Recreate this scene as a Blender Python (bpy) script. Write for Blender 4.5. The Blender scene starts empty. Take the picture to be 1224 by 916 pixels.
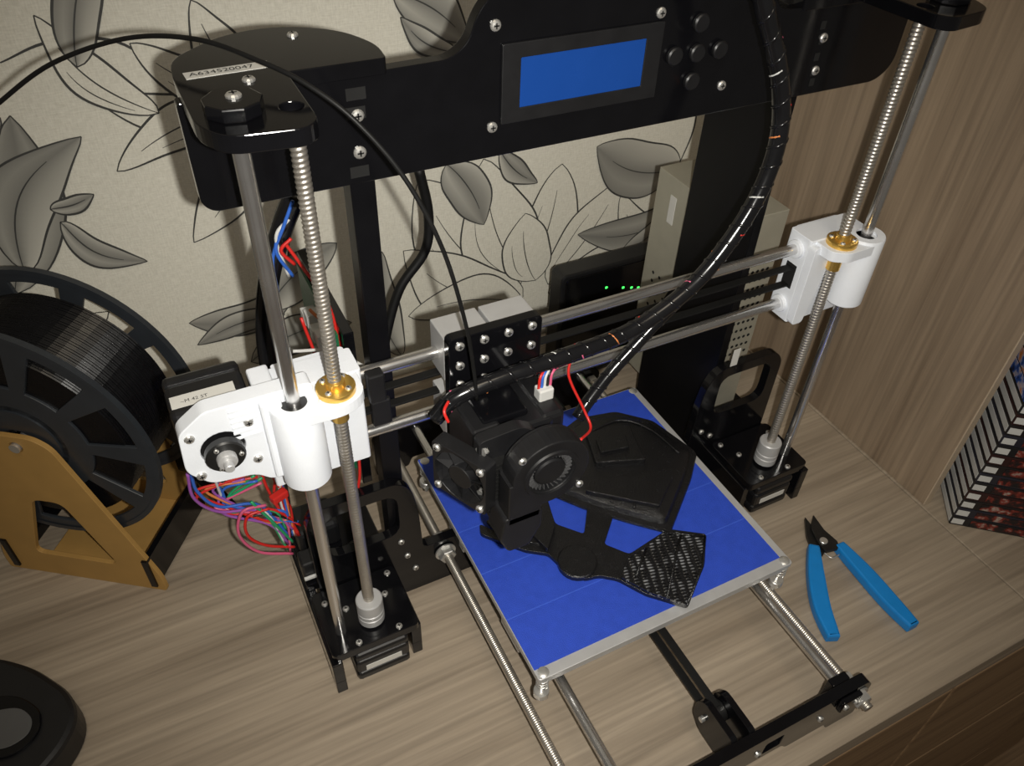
import bpy, bmesh, math, random
from mathutils import Vector, Matrix
random.seed(4)
S=0.001; Z0=80.0
scn=bpy.context.scene; COL=scn.collection
# ---------------------------------------------------------------- camera
R=((0.89284,-0.44929,0.03127),(0.27939,0.60698,0.74399),(-0.35325,-0.65553,0.66746))
CC=(-148.5,-219.7,501.5); FF=954.8
cd=bpy.data.cameras.new('camera'); cam=bpy.data.objects.new('camera',cd); COL.objects.link(cam)
m3=Matrix(R).transposed()
cam.matrix_world=Matrix.Translation(Vector((CC[0]*S,CC[1]*S,(CC[2]+Z0)*S)))@m3.to_4x4()
cd.sensor_fit='HORIZONTAL'; cd.sensor_width=36; cd.lens=FF/1224*36; cd.clip_start=0.01; cd.clip_end=20
scn.camera=cam
def ray(u,v):
    a=(u-612)/FF;b=(458-v)/FF
    return Vector((R[0][0]*a+R[1][0]*b-R[2][0],R[0][1]*a+R[1][1]*b-R[2][1],R[0][2]*a+R[1][2]*b-R[2][2]))
def onp(u,v,ax,val):          # photogrammetry: measured point of the photo on a real plane (mm)
    d=ray(u,v);t=(val-CC[ax])/d[ax];return Vector(CC)+d*t
# ---------------------------------------------------------------- materials
def mat(name,col,rough=0.5,metal=0.0,emit=None,spec=0.5,coat=0.0,noise=None,bump=None,alpha=None):
    m=bpy.data.materials.new(name);m.use_nodes=True;nt=m.node_tree;p=nt.nodes['Principled BSDF']
    p.inputs['Base Color'].default_value=(*col,1);p.inputs['Roughness'].default_value=rough
    p.inputs['Metallic'].default_value=metal;p.inputs['Specular IOR Level'].default_value=spec
    p.inputs['Coat Weight'].default_value=coat
    if emit: p.inputs['Emission Color'].default_value=(*emit[:3],1);p.inputs['Emission Strength'].default_value=emit[3]
    tc=nt.nodes.new('ShaderNodeTexCoord')
    if noise:  # (scale, amount)
        n=nt.nodes.new('ShaderNodeTexNoise');n.inputs['Scale'].default_value=noise[0];n.inputs['Detail'].default_value=4
        nt.links.new(tc.outputs['Object'],n.inputs['Vector'])
        mx=nt.nodes.new('ShaderNodeMix');mx.data_type='RGBA'
        mx.inputs[6].default_value=(*[c*(1-noise[1]) for c in col],1);mx.inputs[7].default_value=(*[min(1,c*(1+noise[1])) for c in col],1)
        nt.links.new(n.outputs['Fac'],mx.inputs[0]);nt.links.new(mx.outputs[2],p.inputs['Base Color'])
        r=nt.nodes.new('ShaderNodeMapRange');r.inputs[3].default_value=max(0.03,rough-.08);r.inputs[4].default_value=rough+.08
        nt.links.new(n.outputs['Fac'],r.inputs[0]);nt.links.new(r.outputs[0],p.inputs['Roughness'])
    if bump:
        n=nt.nodes.new('ShaderNodeTexNoise');n.inputs['Scale'].default_value=bump[0];n.inputs['Detail'].default_value=3
        nt.links.new(tc.outputs['Object'],n.inputs['Vector'])
        b=nt.nodes.new('ShaderNodeBump');b.inputs['Strength'].default_value=bump[1];b.inputs['Distance'].default_value=0.0006
        nt.links.new(n.outputs['Fac'],b.inputs['Height']);nt.links.new(b.outputs[0],p.inputs['Normal'])
    return m
ACR=mat('black_acrylic',(0.004,0.004,0.005),0.13,noise=(60,.3),spec=.38)
ACD=mat('black_acrylic_satin',(0.004,0.004,0.005),0.35,noise=(60,.3),spec=.2)
PLA=mat('black_plastic',(0.009,0.009,0.010),0.42,noise=(90,.25))
MOT=mat('motor_black',(0.008,0.008,0.009),0.35,noise=(60,.3))
RUB=mat('rubber_black',(0.006,0.006,0.006),0.55,noise=(90,.3),spec=.3)
GLO=mat('glossy_cable_wrap',(0.007,0.007,0.008),0.2,noise=(90,.3))
FIL=mat('black_filament',(0.004,0.004,0.005),0.28,noise=(90,.3),spec=.28)
CHR=mat('polished_steel',(0.72,0.71,0.70),0.24,.95,noise=(50,.06))
THR=mat('threaded_steel',(0.60,0.56,0.50),0.38,.9,noise=(50,.1))
ALU=mat('aluminium',(0.58,0.58,0.58),0.45,0.5,noise=(80,.08))
ZNC=mat('zinc_screw',(0.72,0.71,0.68),0.35,.8,noise=(80,.1))
BRS=mat('brass',(0.85,0.54,0.13),0.3,.85,noise=(80,.1))
WHT=mat('white_printed_plastic',(0.80,0.83,0.88),0.5,noise=(120,.03),bump=(900,.15))
CPL=mat('coupler_grey',(0.50,0.50,0.50),0.45,0.3,noise=(80,.05))
DGR=mat('dark_grey_plastic',(0.06,0.06,0.062),0.45,noise=(80,.1))
LAB=mat('label_paper',(0.62,0.61,0.57),0.6,noise=(80,.05))
INK=mat('label_ink',(0.02,0.02,0.02),0.6,noise=(80,.05))
TAPE=mat('blue_masking_tape',(0.020,0.066,0.50),0.62,noise=(140,.16),bump=(1500,.6),spec=.45)
TAPS=mat('blue_tape_overlap',(0.045,0.11,0.60),0.6,noise=(140,.14),spec=.3)
SCR=mat('lcd_blue',(0.006,0.04,0.20),0.25,emit=(0.004,0.055,0.26,0.28),noise=(90,.05))
MDF=mat('mdf_board',(0.40,0.23,0.065),0.6,noise=(60,.12))
SPL=mat('spool_plastic',(0.026,0.030,0.036),0.36,noise=(60,.2))
HAN=mat('blue_grip',(0.006,0.22,0.62),0.42,noise=(90,.1))
DRK=mat('dark_steel',(0.05,0.05,0.05),0.35,0.8,noise=(90,.3))
PSU=mat('galvanised_steel',(0.44,0.42,0.34),0.45,0.4,noise=(60,.12))
HOL=mat('hole_dark',(0.004,0.004,0.004),0.9,noise=(90,.1))
LED=mat('led_green',(0.0,0.3,0.02),0.4,emit=(0.05,1,0.1,3.0))
PCB=mat('pcb_green',(0.01,0.12,0.05),0.4,noise=(90,.2))
PRT=mat('black_printed_part',(0.007,0.007,0.008),0.25,noise=(150,.3),bump=(1200,.8),spec=.6)
def roughprint():
    m=mat('rough_unfinished_print',(0.010,0.010,0.011),0.22);nt=m.node_tree;p=nt.nodes['Principled BSDF']
    tc=nt.nodes.new('ShaderNodeTexCoord');mp=nt.nodes.new('ShaderNodeMapping');mp.inputs['Rotation'].default_value=(0,0,.30)
    nt.links.new(tc.outputs['Object'],mp.inputs['Vector'])
    def wave(d,s,ds):
        w=nt.nodes.new('ShaderNodeTexWave');w.wave_type='BANDS';w.bands_direction=d;w.inputs['Scale'].default_value=s;w.inputs['Distortion'].default_value=ds;w.inputs['Detail'].default_value=2
        nt.links.new(mp.outputs[0],w.inputs['Vector']);return w
    w1=wave('X',50,2.5);w2=wave('Y',120,.5)
    mm=nt.nodes.new('ShaderNodeMath');mm.operation='MULTIPLY';nt.links.new(w1.outputs['Fac'],mm.inputs[0]);nt.links.new(w2.outputs['Fac'],mm.inputs[1])
    n=nt.nodes.new('ShaderNodeTexNoise');n.inputs['Scale'].default_value=85;n.inputs['Detail'].default_value=3;nt.links.new(tc.outputs['Object'],n.inputs['Vector'])
    nr=nt.nodes.new('ShaderNodeMapRange');nr.inputs[1].default_value=.40;nr.inputs[2].default_value=.62;nt.links.new(n.outputs['Fac'],nr.inputs[0])
    mu=nt.nodes.new('ShaderNodeMath');mu.operation='MULTIPLY';nt.links.new(mm.outputs[0],mu.inputs[0]);nt.links.new(nr.outputs[0],mu.inputs[1])
    cr=nt.nodes.new('ShaderNodeValToRGB');cr.color_ramp.elements[0].position=.12;cr.color_ramp.elements[0].color=(.009,.009,.01,1);cr.color_ramp.elements[1].position=.75;cr.color_ramp.elements[1].color=(.26,.27,.29,1)  # light grey end paints glints into the colour of the rough black infill
    nt.links.new(mu.outputs[0],cr.inputs[0]);nt.links.new(cr.outputs[0],p.inputs['Base Color'])
    b=nt.nodes.new('ShaderNodeBump');b.inputs['Strength'].default_value=.8;b.inputs['Distance'].default_value=.001;nt.links.new(mm.outputs[0],b.inputs['Height']);nt.links.new(b.outputs[0],p.inputs['Normal'])
    return m
RGH=roughprint()
WIRE={k:mat('wire_'+k,c,0.4,noise=(90,.1)) for k,c in dict(red=(.55,.02,.015),blue=(.03,.12,.5),green=(.02,.3,.12),purple=(.28,.08,.35),white=(.6,.6,.58),orange=(.6,.2,.06),black=(.01,.01,.01),pink=(.6,.1,.2)).items()}
def wood(name,axis,light,dark,sc=1.0,rough=.45):
    m=bpy.data.materials.new(name);m.use_nodes=True;nt=m.node_tree;p=nt.nodes['Principled BSDF']
    tc=nt.nodes.new('ShaderNodeTexCoord');mp=nt.nodes.new('ShaderNodeMapping')
    s=[34*sc]*3;s[axis]=1.6*sc;mp.inputs['Scale'].default_value=s
    nt.links.new(tc.outputs['Object'],mp.inputs['Vector'])
    n=nt.nodes.new('ShaderNodeTexNoise');n.inputs['Scale'].default_value=1.0;n.inputs['Detail'].default_value=7;n.inputs['Roughness'].default_value=.62;n.inputs['Distortion'].default_value=.6
    nt.links.new(mp.outputs[0],n.inputs['Vector'])
    cr=nt.nodes.new('ShaderNodeValToRGB');e=cr.color_ramp.elements
    e[0].position=.30;e[0].color=(*dark,1);e[1].position=.66;e[1].color=(*light,1)
    mid=cr.color_ramp.elements.new(.46);mid.color=(*[(a*.45+b*.55) for a,b in zip(dark,light)],1)
    nt.links.new(n.outputs['Fac'],cr.inputs[0])
    mp2=nt.nodes.new('ShaderNodeMapping');s=[260*sc]*3;s[axis]=7*sc;mp2.inputs['Scale'].default_value=s
    nt.links.new(tc.outputs['Object'],mp2.inputs['Vector'])
    n2=nt.nodes.new('ShaderNodeTexNoise');n2.inputs['Scale'].default_value=1;n2.inputs['Detail'].default_value=3
    nt.links.new(mp2.outputs[0],n2.inputs['Vector'])
    r=nt.nodes.new('ShaderNodeMapRange');r.inputs[1].default_value=.3;r.inputs[2].default_value=.65;r.inputs[3].default_value=.78;r.inputs[4].default_value=1.06
    nt.links.new(n2.outputs['Fac'],r.inputs[0])
    mx=nt.nodes.new('ShaderNodeMix');mx.data_type='RGBA';mx.blend_type='MULTIPLY';mx.inputs[0].default_value=1
    nt.links.new(cr.outputs[0],mx.inputs[6]);nt.links.new(r.outputs[0],mx.inputs[7])
    nt.links.new(mx.outputs[2],p.inputs['Base Color']);p.inputs['Roughness'].default_value=rough
    b=nt.nodes.new('ShaderNodeBump');b.inputs['Strength'].default_value=.15;b.inputs['Distance'].default_value=.0004
    nt.links.new(n2.outputs['Fac'],b.inputs['Height']);nt.links.new(b.outputs[0],p.inputs['Normal'])
    return m
WD=wood('oak_laminate_desk',0,(0.42,0.345,0.26),(0.245,0.195,0.142))
WP=wood('oak_laminate_panel',2,(0.37,0.28,0.195),(0.22,0.16,0.108))
WC=wood('dark_wood_drawer',0,(0.34,0.22,0.12),(0.17,0.10,0.055))
def wallpaper():
    m=bpy.data.materials.new('wallpaper');m.use_nodes=True;nt=m.node_tree;p=nt.nodes['Principled BSDF']
    tc=nt.nodes.new('ShaderNodeTexCoord')
    a=nt.nodes.new('ShaderNodeMapping');a.inputs['Scale'].default_value=(160,.01,900);nt.links.new(tc.outputs['Object'],a.inputs['Vector'])
    b=nt.nodes.new('ShaderNodeMapping');b.inputs['Scale'].default_value=(900,.01,160);nt.links.new(tc.outputs['Object'],b.inputs['Vector'])
    n1=nt.nodes.new('ShaderNodeTexNoise');n1.inputs['Scale'].default_value=1;nt.links.new(a.outputs[0],n1.inputs['Vector'])
    n2=nt.nodes.new('ShaderNodeTexNoise');n2.inputs['Scale'].default_value=1;nt.links.new(b.outputs[0],n2.inputs['Vector'])
    ad=nt.nodes.new('ShaderNodeMath');ad.operation='ADD';nt.links.new(n1.outputs['Fac'],ad.inputs[0]);nt.links.new(n2.outputs['Fac'],ad.inputs[1])
    r=nt.nodes.new('ShaderNodeValToRGB');r.color_ramp.elements[0].position=.3;r.color_ramp.elements[0].color=(.66,.635,.54,1);r.color_ramp.elements[1].position=.75;r.color_ramp.elements[1].color=(.88,.855,.75,1)
    h=nt.nodes.new('ShaderNodeMath');h.operation='MULTIPLY';h.inputs[1].default_value=.5;nt.links.new(ad.outputs[0],h.inputs[0]);nt.links.new(h.outputs[0],r.inputs[0])
    nt.links.new(r.outputs[0],p.inputs['Base Color']);p.inputs['Roughness'].default_value=.55
    bp=nt.nodes.new('ShaderNodeBump');bp.inputs['Strength'].default_value=.3;bp.inputs['Distance'].default_value=.0004
    nt.links.new(ad.outputs[0],bp.inputs['Height']);nt.links.new(bp.outputs[0],p.inputs['Normal'])
    return m
WALL=wallpaper()
def leafmat():
    m=bpy.data.materials.new('wallpaper_leaf_print');m.use_nodes=True;nt=m.node_tree;p=nt.nodes['Principled BSDF']
    at=nt.nodes.new('ShaderNodeAttribute');at.attribute_name='shade'
    cr=nt.nodes.new('ShaderNodeValToRGB');cr.color_ramp.elements[0].color=(.09,.09,.085,1);cr.color_ramp.elements[1].color=(.68,.66,.58,1)
    nt.links.new(at.outputs['Fac'],cr.inputs[0]);nt.links.new(cr.outputs[0],p.inputs['Base Color']);p.inputs['Roughness'].default_value=.4
    return m
LEAF=leafmat()
LINE=mat('wallpaper_line_print',(0.06,0.06,0.057),0.4,noise=(60,.2))
# ---------------------------------------------------------------- helpers
def W(p): return Vector((p[0]*S,p[1]*S,(p[2]+Z0)*S))
def empty(name,loc=(0,0,-80)):
    e=bpy.data.objects.new(name,None);e.empty_display_size=.02;COL.objects.link(e);e.location=W(loc);return e
def link(name,me,parent,m):
    o=bpy.data.objects.new(name,me);COL.objects.link(o)
    if m is not None:
        me.materials.clear();me.materials.append(m)
    if parent is not None:
        o.parent=parent;o.matrix_parent_inverse=Matrix.Translation(-parent.location)
    return o
def fromverts(name,parent,m,vs,fs,smooth=False,recalc=True):
    me=bpy.data.meshes.new(name);me.from_pydata([W(v) for v in vs],[],fs)
    bm=bmesh.new();bm.from_mesh(me)
    if recalc: bmesh.ops.recalc_face_normals(bm,faces=bm.faces)
    bm.to_mesh(me);bm.free()
    if smooth:
        me.shade_smooth()
    return link(name,me,parent,m)
def frame(n):
    n=Vector(n).normalized();a=Vector((0,0,1)) if abs(n.z)<.9 else Vector((1,0,0))
    u=a.cross(n).normalized();v=n.cross(u);return u,v,n
def box(name,parent,m,x0,x1,y0,y1,z0,z1,bev=.8,rot=0,piv=None):
    bm=bmesh.new();bmesh.ops.create_cube(bm,size=1)
    for v in bm.verts:
        v.co=Vector(((x0+x1)/2+v.co.x*(x1-x0),(y0+y1)/2+v.co.y*(y1-y0),(z0+z1)/2+v.co.z*(z1-z0)))
    if bev>0: bmesh.ops.bevel(bm,geom=bm.edges[:],offset=bev,segments=2,affect='EDGES',profile=.5)
    if rot:
        pv=Vector(piv) if piv else Vector(((x0+x1)/2,(y0+y1)/2,0))
        bmesh.ops.rotate(bm,verts=bm.verts,cent=pv,matrix=Matrix.Rotation(math.radians(rot),3,'Z'))
    for v in bm.verts: v.co=W(v.co)
    me=bpy.data.meshes.new(name);bm.to_mesh(me);bm.free();return link(name,me,parent,m)
def lathe(name,parent,m,prof,org,n,seg=32,smooth=True,caps=True):
    u,v,w=frame(n);org=Vector(org);vs=[];fs=[]
    for (r,h) in prof:
        for k in range(seg):
            a=2*math.pi*k/seg;vs.append(org+w*h+u*(r*math.cos(a))+v*(r*math.sin(a)))
    for i in range(len(prof)-1):
        for k in range(seg):
            k2=(k+1)%seg;fs.append((i*seg+k,i*seg+k2,(i+1)*seg+k2,(i+1)*seg+k))
    if caps:
        if prof[0][0]>0.01: fs.append(tuple(range(seg)))
        if prof[-1][0]>0.01: fs.append(tuple((len(prof)-1)*seg+k for k in range(seg)))
    o=fromverts(name,parent,m,vs,fs)
    if smooth:
        o.data.shade_smooth()
        try: o.data.set_sharp_from_angle(angle=math.radians(35))
        except Exception: pass
    return o
def cyl(name,parent,m,p0,p1,r,seg=24,bev=.4):
    p0=Vector(p0);p1=Vector(p1);L=(p1-p0).length
    pr=[(r-bev,0),(r,bev),(r,L-bev),(r-bev,L)] if bev>0 else [(r,0),(r,L)]
    return lathe(name,parent,m,pr,p0,p1-p0,seg)
def thread(name,parent,m,p0,p1,r,pitch,depth,seg=14,step=None):
    p0=Vector(p0);p1=Vector(p1);L=(p1-p0).length;u,v,w=frame(p1-p0);step=step or pitch/4
    n=int(L/step);vs=[];fs=[]
    for i in range(n+1):
        h=L*i/n
        for k in range(seg):
            a=2*math.pi*k/seg;ph=(h/pitch-k/seg)%1.0;rr=r-depth*(abs(ph-.5)*2)
            vs.append(p0+w*h+u*(rr*math.cos(a))+v*(rr*math.sin(a)))
    for i in range(n):
        for k in range(seg):
            k2=(k+1)%seg;fs.append((i*seg+k,i*seg+k2,(i+1)*seg+k2,(i+1)*seg+k))
    fs.append(tuple(range(seg)));fs.append(tuple(n*seg+k for k in range(seg)))
    return fromverts(name,parent,m,vs,fs,smooth=True)
def catmull(pts,n=8):
    pts=[Vector(p) for p in pts];out=[]
    P=[pts[0]*2-pts[1]]+pts+[pts[-1]*2-pts[-2]]
    for i in range(1,len(P)-2):
        for k in range(n):
            t=k/n;a,b,c,d=P[i-1],P[i],P[i+1],P[i+2]
            out.append(.5*((2*b)+(c-a)*t+(2*a-5*b+4*c-d)*t*t+(3*b-a-3*c+d)*t**3))
    out.append(pts[-1]);return out
def tube(name,parent,m,pts,r,seg=10,smoothpts=True,n=8):
    P=catmull(pts,n) if smoothpts else [Vector(p) for p in pts]
    vs=[];fs=[];up=None
    for i,p in enumerate(P):
        t=(P[min(i+1,len(P)-1)]-P[max(i-1,0)]).normalized()
        if up is None: u,v,_=frame(t)
        else:
            u=(up-t*up.dot(t)).normalized();v=t.cross(u)
        up=u
        for k in range(seg):
            a=2*math.pi*k/seg;vs.append(p+u*(r*math.cos(a))+v*(r*math.sin(a)))
    for i in range(len(P)-1):
        for k in range(seg):
            k2=(k+1)%seg;fs.append((i*seg+k,i*seg+k2,(i+1)*seg+k2,(i+1)*seg+k))
    fs.append(tuple(range(seg)));fs.append(tuple((len(P)-1)*seg+k for k in range(seg)))
    return fromverts(name,parent,m,vs,fs,smooth=True)
def helix(path,rad,pitch,n=10,seg=12,ph0=0):
    P=catmull(path,n);out=[];s=0;up=None;ph=ph0
    for i in range(len(P)-1):
        L=(P[i+1]-P[i]).length;t=(P[i+1]-P[i]).normalized()
        if up is None: u,v,_=frame(t)
        else: u=(up-t*up.dot(t)).normalized();v=t.cross(u)
        up=u;k=max(1,int(L/pitch*seg))
        for j in range(k):
            a=2*math.pi*(s+L*j/k)/pitch+ph
            out.append(P[i].lerp(P[i+1],j/k)+u*(rad*math.cos(a))+v*(rad*math.sin(a)))
        s+=L
    return out
def rpoly(pts,r,n=5):
    out=[];N=len(pts);pts=[Vector((p[0],p[1])) for p in pts];rs=r if isinstance(r,(list,tuple)) else [r]*N
    for i in range(N):
        a,b,c=pts[i-1],pts[i],pts[(i+1)%N];rr=rs[i]
        if rr<=0: out.append(b);continue
        d1=(a-b);d2=(c-b);l=min(rr,d1.length*.49,d2.length*.49);p=b+d1.normalized()*l;q=b+d2.normalized()*l
        for k in range(n+1):
            t=k/n;out.append(p*(1-t)**2+b*2*t*(1-t)+q*t*t)
    return out
def circ(x,y,r,n=24): return [Vector((x+r*math.cos(2*math.pi*k/n),y+r*math.sin(2*math.pi*k/n))) for k in range(n)]
def rect(x0,x1,y0,y1,r=0,n=4):
    return rpoly([(x0,y0),(x1,y0),(x1,y1),(x0,y1)],r,n)
FR={'z':(Vector((1,0,0)),Vector((0,1,0)),Vector((0,0,1))),'y':(Vector((1,0,0)),Vector((0,0,1)),Vector((0,1,0))),'x':(Vector((0,1,0)),Vector((0,0,1)),Vector((1,0,0)))}
def prism(name,parent,m,pts,ax,a0,a1,holes=(),bev=.4,org=(0,0,0)):
    A,B,N=FR[ax] if isinstance(ax,str) else ax
    cu=bpy.data.curves.new('tmp','CURVE');cu.dimensions='2D';cu.fill_mode='BOTH';cu.extrude=(a1-a0)/2-bev
    cu.bevel_depth=bev;cu.bevel_resolution=1;cu.offset=-bev
    for loop in [pts]+list(holes):
        sp=cu.splines.new('POLY');sp.points.add(len(loop)-1);sp.use_cyclic_u=True
        for i,p in enumerate(loop): sp.points[i].co=(p[0],p[1],0,1)
    ob=bpy.data.objects.new('tmp',cu);COL.objects.link(ob);bpy.context.view_layer.update()
    dg=bpy.context.evaluated_depsgraph_get();me=bpy.data.meshes.new_from_object(ob.evaluated_get(dg))
    bpy.data.objects.remove(ob);bpy.data.curves.remove(cu)
    me.name=name;org=Vector(org);mid=(a0+a1)/2
    for v in me.vertices:
        c=v.co.copy();v.co=W(org+A*c.x+B*c.y+N*(c.z+mid))
    bm=bmesh.new();bm.from_mesh(me);bmesh.ops.remove_doubles(bm,verts=bm.verts,dist=1e-6);bmesh.ops.recalc_face_normals(bm,faces=bm.faces);bm.to_mesh(me);bm.free()
    for p in me.polygons: p.use_smooth=False
    return link(name,me,parent,m)
def screw(parent,p,n,r=2.9,h=1.8,m=None):
    u,v,w=frame(n);p=Vector(p);seg=14;vs=[];fs=[]
    prof=[(r,0),(r,h*.45),(r*.8,h*.85),(r*.45,h)]
    for (rr,hh) in prof:
        for k in range(seg):
            a=2*math.pi*k/seg;vs.append(p+w*hh+u*(rr*math.cos(a))+v*(rr*math.sin(a)))
    for i in range(3):
        for k in range(seg):
            k2=(k+1)%seg;fs.append((i*seg+k,i*seg+k2,(i+1)*seg+k2,(i+1)*seg+k))
    fs.append(tuple(3*seg+k for k in range(seg)));SC['v'].append((vs,fs,parent))
    s=r*.5;t=r*.13;cv=[];cf=[]
    for (aa,bb) in ((s,t),(t,s)):
        b0=len(cv)
        for (i,j) in ((-1,-1),(1,-1),(1,1),(-1,1)): cv.append(p+w*(h+.06)+u*(aa*i)+v*(bb*j))
        cf.append((b0,b0+1,b0+2,b0+3))
    SC['c'].append((cv,cf,parent))
SC={'v':[],'c':[]}
def flush():
    for key,m,nm in (('v',ZNC,'screws'),('c',HOL,'screw_slots')):
        groups={}
        for vs,fs,p in SC[key]: groups.setdefault(p.name,(p,[],[]));g=groups[p.name];b=len(g[1]);g[1].extend(vs);g[2].extend([tuple(b+i for i in f) for f in fs])
        for p,vs,fs in groups.values(): fromverts(p.name+'_'+nm,p,m,vs,fs,smooth=False,recalc=False)
def hexnut(name,parent,m,org,n,r=7.2,h=6.5):
    o=lathe(name,parent,m,[(4,0),(r*.93,0),(r,.7),(r,h-.7),(r*.93,h),(4,h)],org,n,seg=6,smooth=False);return o
def text(name,parent,s,size,origin,A,B,m):
    cu=bpy.data.curves.new('t','FONT');cu.body=s;cu.size=size;ob=bpy.data.objects.new('t',cu);COL.objects.link(ob);bpy.context.view_layer.update()
    me=bpy.data.meshes.new_from_object(ob.evaluated_get(bpy.context.evaluated_depsgraph_get()));bpy.data.objects.remove(ob)
    A=Vector(A).normalized();B=Vector(B).normalized();O=Vector(origin)
    for v in me.vertices: v.co=W(O+A*v.co.x+B*v.co.y)
    return link(name,me,parent,m)
# ================================================================= ROOM
WY=415.0; PX=437.0; DY=-106
wall=empty('wall_back',(0,WY,-80))
box('wallpapered_surface',wall,WALL,-900,560,WY,WY+60,-830,1500,0)
def leafshape(base,tip,wr,bend=0.15,n=22):
    b=onp(base[0],base[1],1,WY-.5);t=onp(tip[0],tip[1],1,WY-.5);b=Vector((b.x,b.z));t=Vector((t.x,t.z))
    d=t-b;L=d.length;nrm=Vector((-d.y,d.x))/L;Lf=[];Rt=[];Md=[]
    for i in range(n+1):
        s=i/n;c=b+d*s+nrm*(bend*L*math.sin(math.pi*s));w=wr*L*.5*math.sin(math.pi*s**.9)**.75*(1.05-.2*s)
        w*=1+.07*math.sin(s*9+L);Lf.append(c+nrm*w);Rt.append(c-nrm*w*.9);Md.append(c+nrm*w*.1)
    return Lf,Rt,Md
def ribbon(vs,fs,pts,w,yy=None):
    n=len(pts);b=len(vs);yy=WY-.25 if yy is None else yy
    for i,p in enumerate(pts):
        t=(pts[min(i+1,n-1)]-pts[max(i-1,0)]);t=t.normalized() if t.length>0 else Vector((1,0));q=Vector((-t.y,t.x));ww=w*(.45+.55*math.sin(math.pi*i/(n-1)))
        for sgn in (1,-1): c=p+q*sgn*ww*.5;vs.append((c.x,yy,c.y))
    for i in range(n-1): fs.append((b+2*i,b+2*i+1,b+2*i+3,b+2*i+2))
lv=[];lf=[];ls=[];rv=[];rf=[];lc=[0];pv_=[];pf_=[]
def leaf(base,tip,wr,bend=.12,fill=True,vein=True):
    Lf,Rt,Md=leafshape(base,tip,wr,bend)
    lc[0]+=1;yy=WY-.3-.04*lc[0];n=len(Lf)
    if fill:
        b=len(lv);o=random.choice((0,1))
        for i in range(n):
            s=i/(n-1)
            for k,(c,sh) in enumerate(((Lf[i],.9 if o else .35),(Lf[i].lerp(Md[i],.5),.55),(Md[i],.22+.2*s),(Rt[i].lerp(Md[i],.5),.7),(Rt[i],.35 if o else .95))):
                lv.append((c.x,yy,c.y));ls.append(sh*(1-.45*s))
        for i in range(n-1):
            for k in range(4): lf.append((b+5*i+k,b+5*i+k+1,b+5*(i+1)+k+1,b+5*(i+1)+k))
    else:
        b=len(pv_)
        for i in range(n):
            for c in (Lf[i],Rt[i]): pv_.append((c.x,yy,c.y))
        for i in range(n-1): pf_.append((b+2*i,b+2*i+1,b+2*i+3,b+2*i+2))
    yr=yy-.02
    ribbon(rv,rf,Lf,1.9,yr);ribbon(rv,rf,Rt,1.9,yr)
    if vein:
        ribbon(rv,rf,Md[:-5],1.2,yr)
        if not fill: ribbon(rv,rf,[a.lerp(b2,.45) for a,b2 in zip(Lf[3:-8],Md[3:-8])],.9,yr)
def stem(pts,w=2.2):
    P=[onp(u,v,1,WY) for u,v in pts];P=catmull(P,8);ribbon(rv,rf,[Vector((p.x,p.z)) for p in P],w)
PT=[((296,120),(112,118),.34,.10),((285,125),(140,205),.36,-.08),((300,104),(228,0),.52,.05),((296,112),(155,52),.42,.08),((296,135),(232,290),.40,.08),
          ((640,325),(672,196),.60,-.05),((620,345),(500,215),.56,.06),((655,340),(745,212),.55,-.08),((628,335),(578,190),.56,.05),((655,350),(780,280),.50,-.08),((625,355),(482,300),.50,.1),((640,335),(628,255),.75,.05),((630,365),(560,440),.5,-.06),((625,360),(488,378),.46,-.1),
          ((800,300),(742,232),.4,.1),((20,500),(130,372),.4,.1),((190,135),(40,18),.34,.1)]
for a in PT: leaf(a[0],a[1],a[2],a[3],False,True)
for a in [((92,80),(112,-70),.40,.05),((18,352),(12,138),.42,-.06),((30,325),(97,163),.42,.16),((72,265),(176,312),.36,-.18),((60,250),(112,232),.5,-.1),((-60,250),(0,140),.5,.1),
          ((350,352),(226,386),.44,.12),((340,375),(236,412),.34,-.1),((318,372),(402,290),.55,.05),((300,432),(420,385),.45,.1),
          ((533,196),(578,268),.60,.05),((597,180),(642,218),.42,-.1),((812,200),(713,175),.62,.10),((838,235),(690,280),.34,.12),((470,-10),(560,50),.55,.05),((545,62),(478,20),.36,.1),
          ((-120,420),(-20,330),.5,.1),((-200,200),(-90,90),.5,.1),((800,255),(742,300),.5,.1),((480,425),(456,300),.3,.08)]: leaf(*a)
for s in [[(22,348),(35,420),(20,520)],[(30,322),(24,345),(35,400)],[(76,262),(40,290),(28,340)],[(300,118),(330,200),(345,300),(330,420)],[(625,350),(600,400),(560,470)],[(810,200),(830,150),(835,90)],[(695,278),(660,330)],[(0,75),(60,50),(140,50),(210,95)]]: stem(s)
o=fromverts('printed_leaves',wall,LEAF,lv,lf,smooth=False,recalc=False)
at=o.data.attributes.new('shade','FLOAT','POINT')
for i,v in enumerate(ls): at.data[i].value=v
fromverts('printed_petals',wall,WALL,pv_,pf_,recalc=False)
fromverts('printed_outlines',wall,LINE,rv,rf,recalc=False)
desk=empty('desk',(0,100,-80))
box('desktop',desk,WD,-900,PX-3.5,DY,WY,-105,-80,1.0)
box('desktop_extension',desk,WD,PX-2.5,900,DY,WY,-105,-80,1.0)
box('cabinet_body',desk,WC,-900,900,DY+15,WY,-800,-105,0)
for i,(a,b) in enumerate([(-500,-102),(-98,334),(338,640)]):
    for j,(c,d) in enumerate([(-300,-108),(-520,-304),(-790,-524)]):
        box('drawer_front_%d_%d'%(i,j),desk,WC,a,b,DY,DY+14,c,d,1.5)
pan=empty('cabinet_side_panel',(PX+5,200,-80))
box('panel_board',pan,WP,PX,PX+10,33,WY-3,-79.9,900,.4)
box('panel_edge_band',pan,mat('edge_band',(0.50,0.40,0.29),.5,noise=(60,.1)),PX+.4,PX+9.6,32,33.2,-79.9,900,.2)
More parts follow.
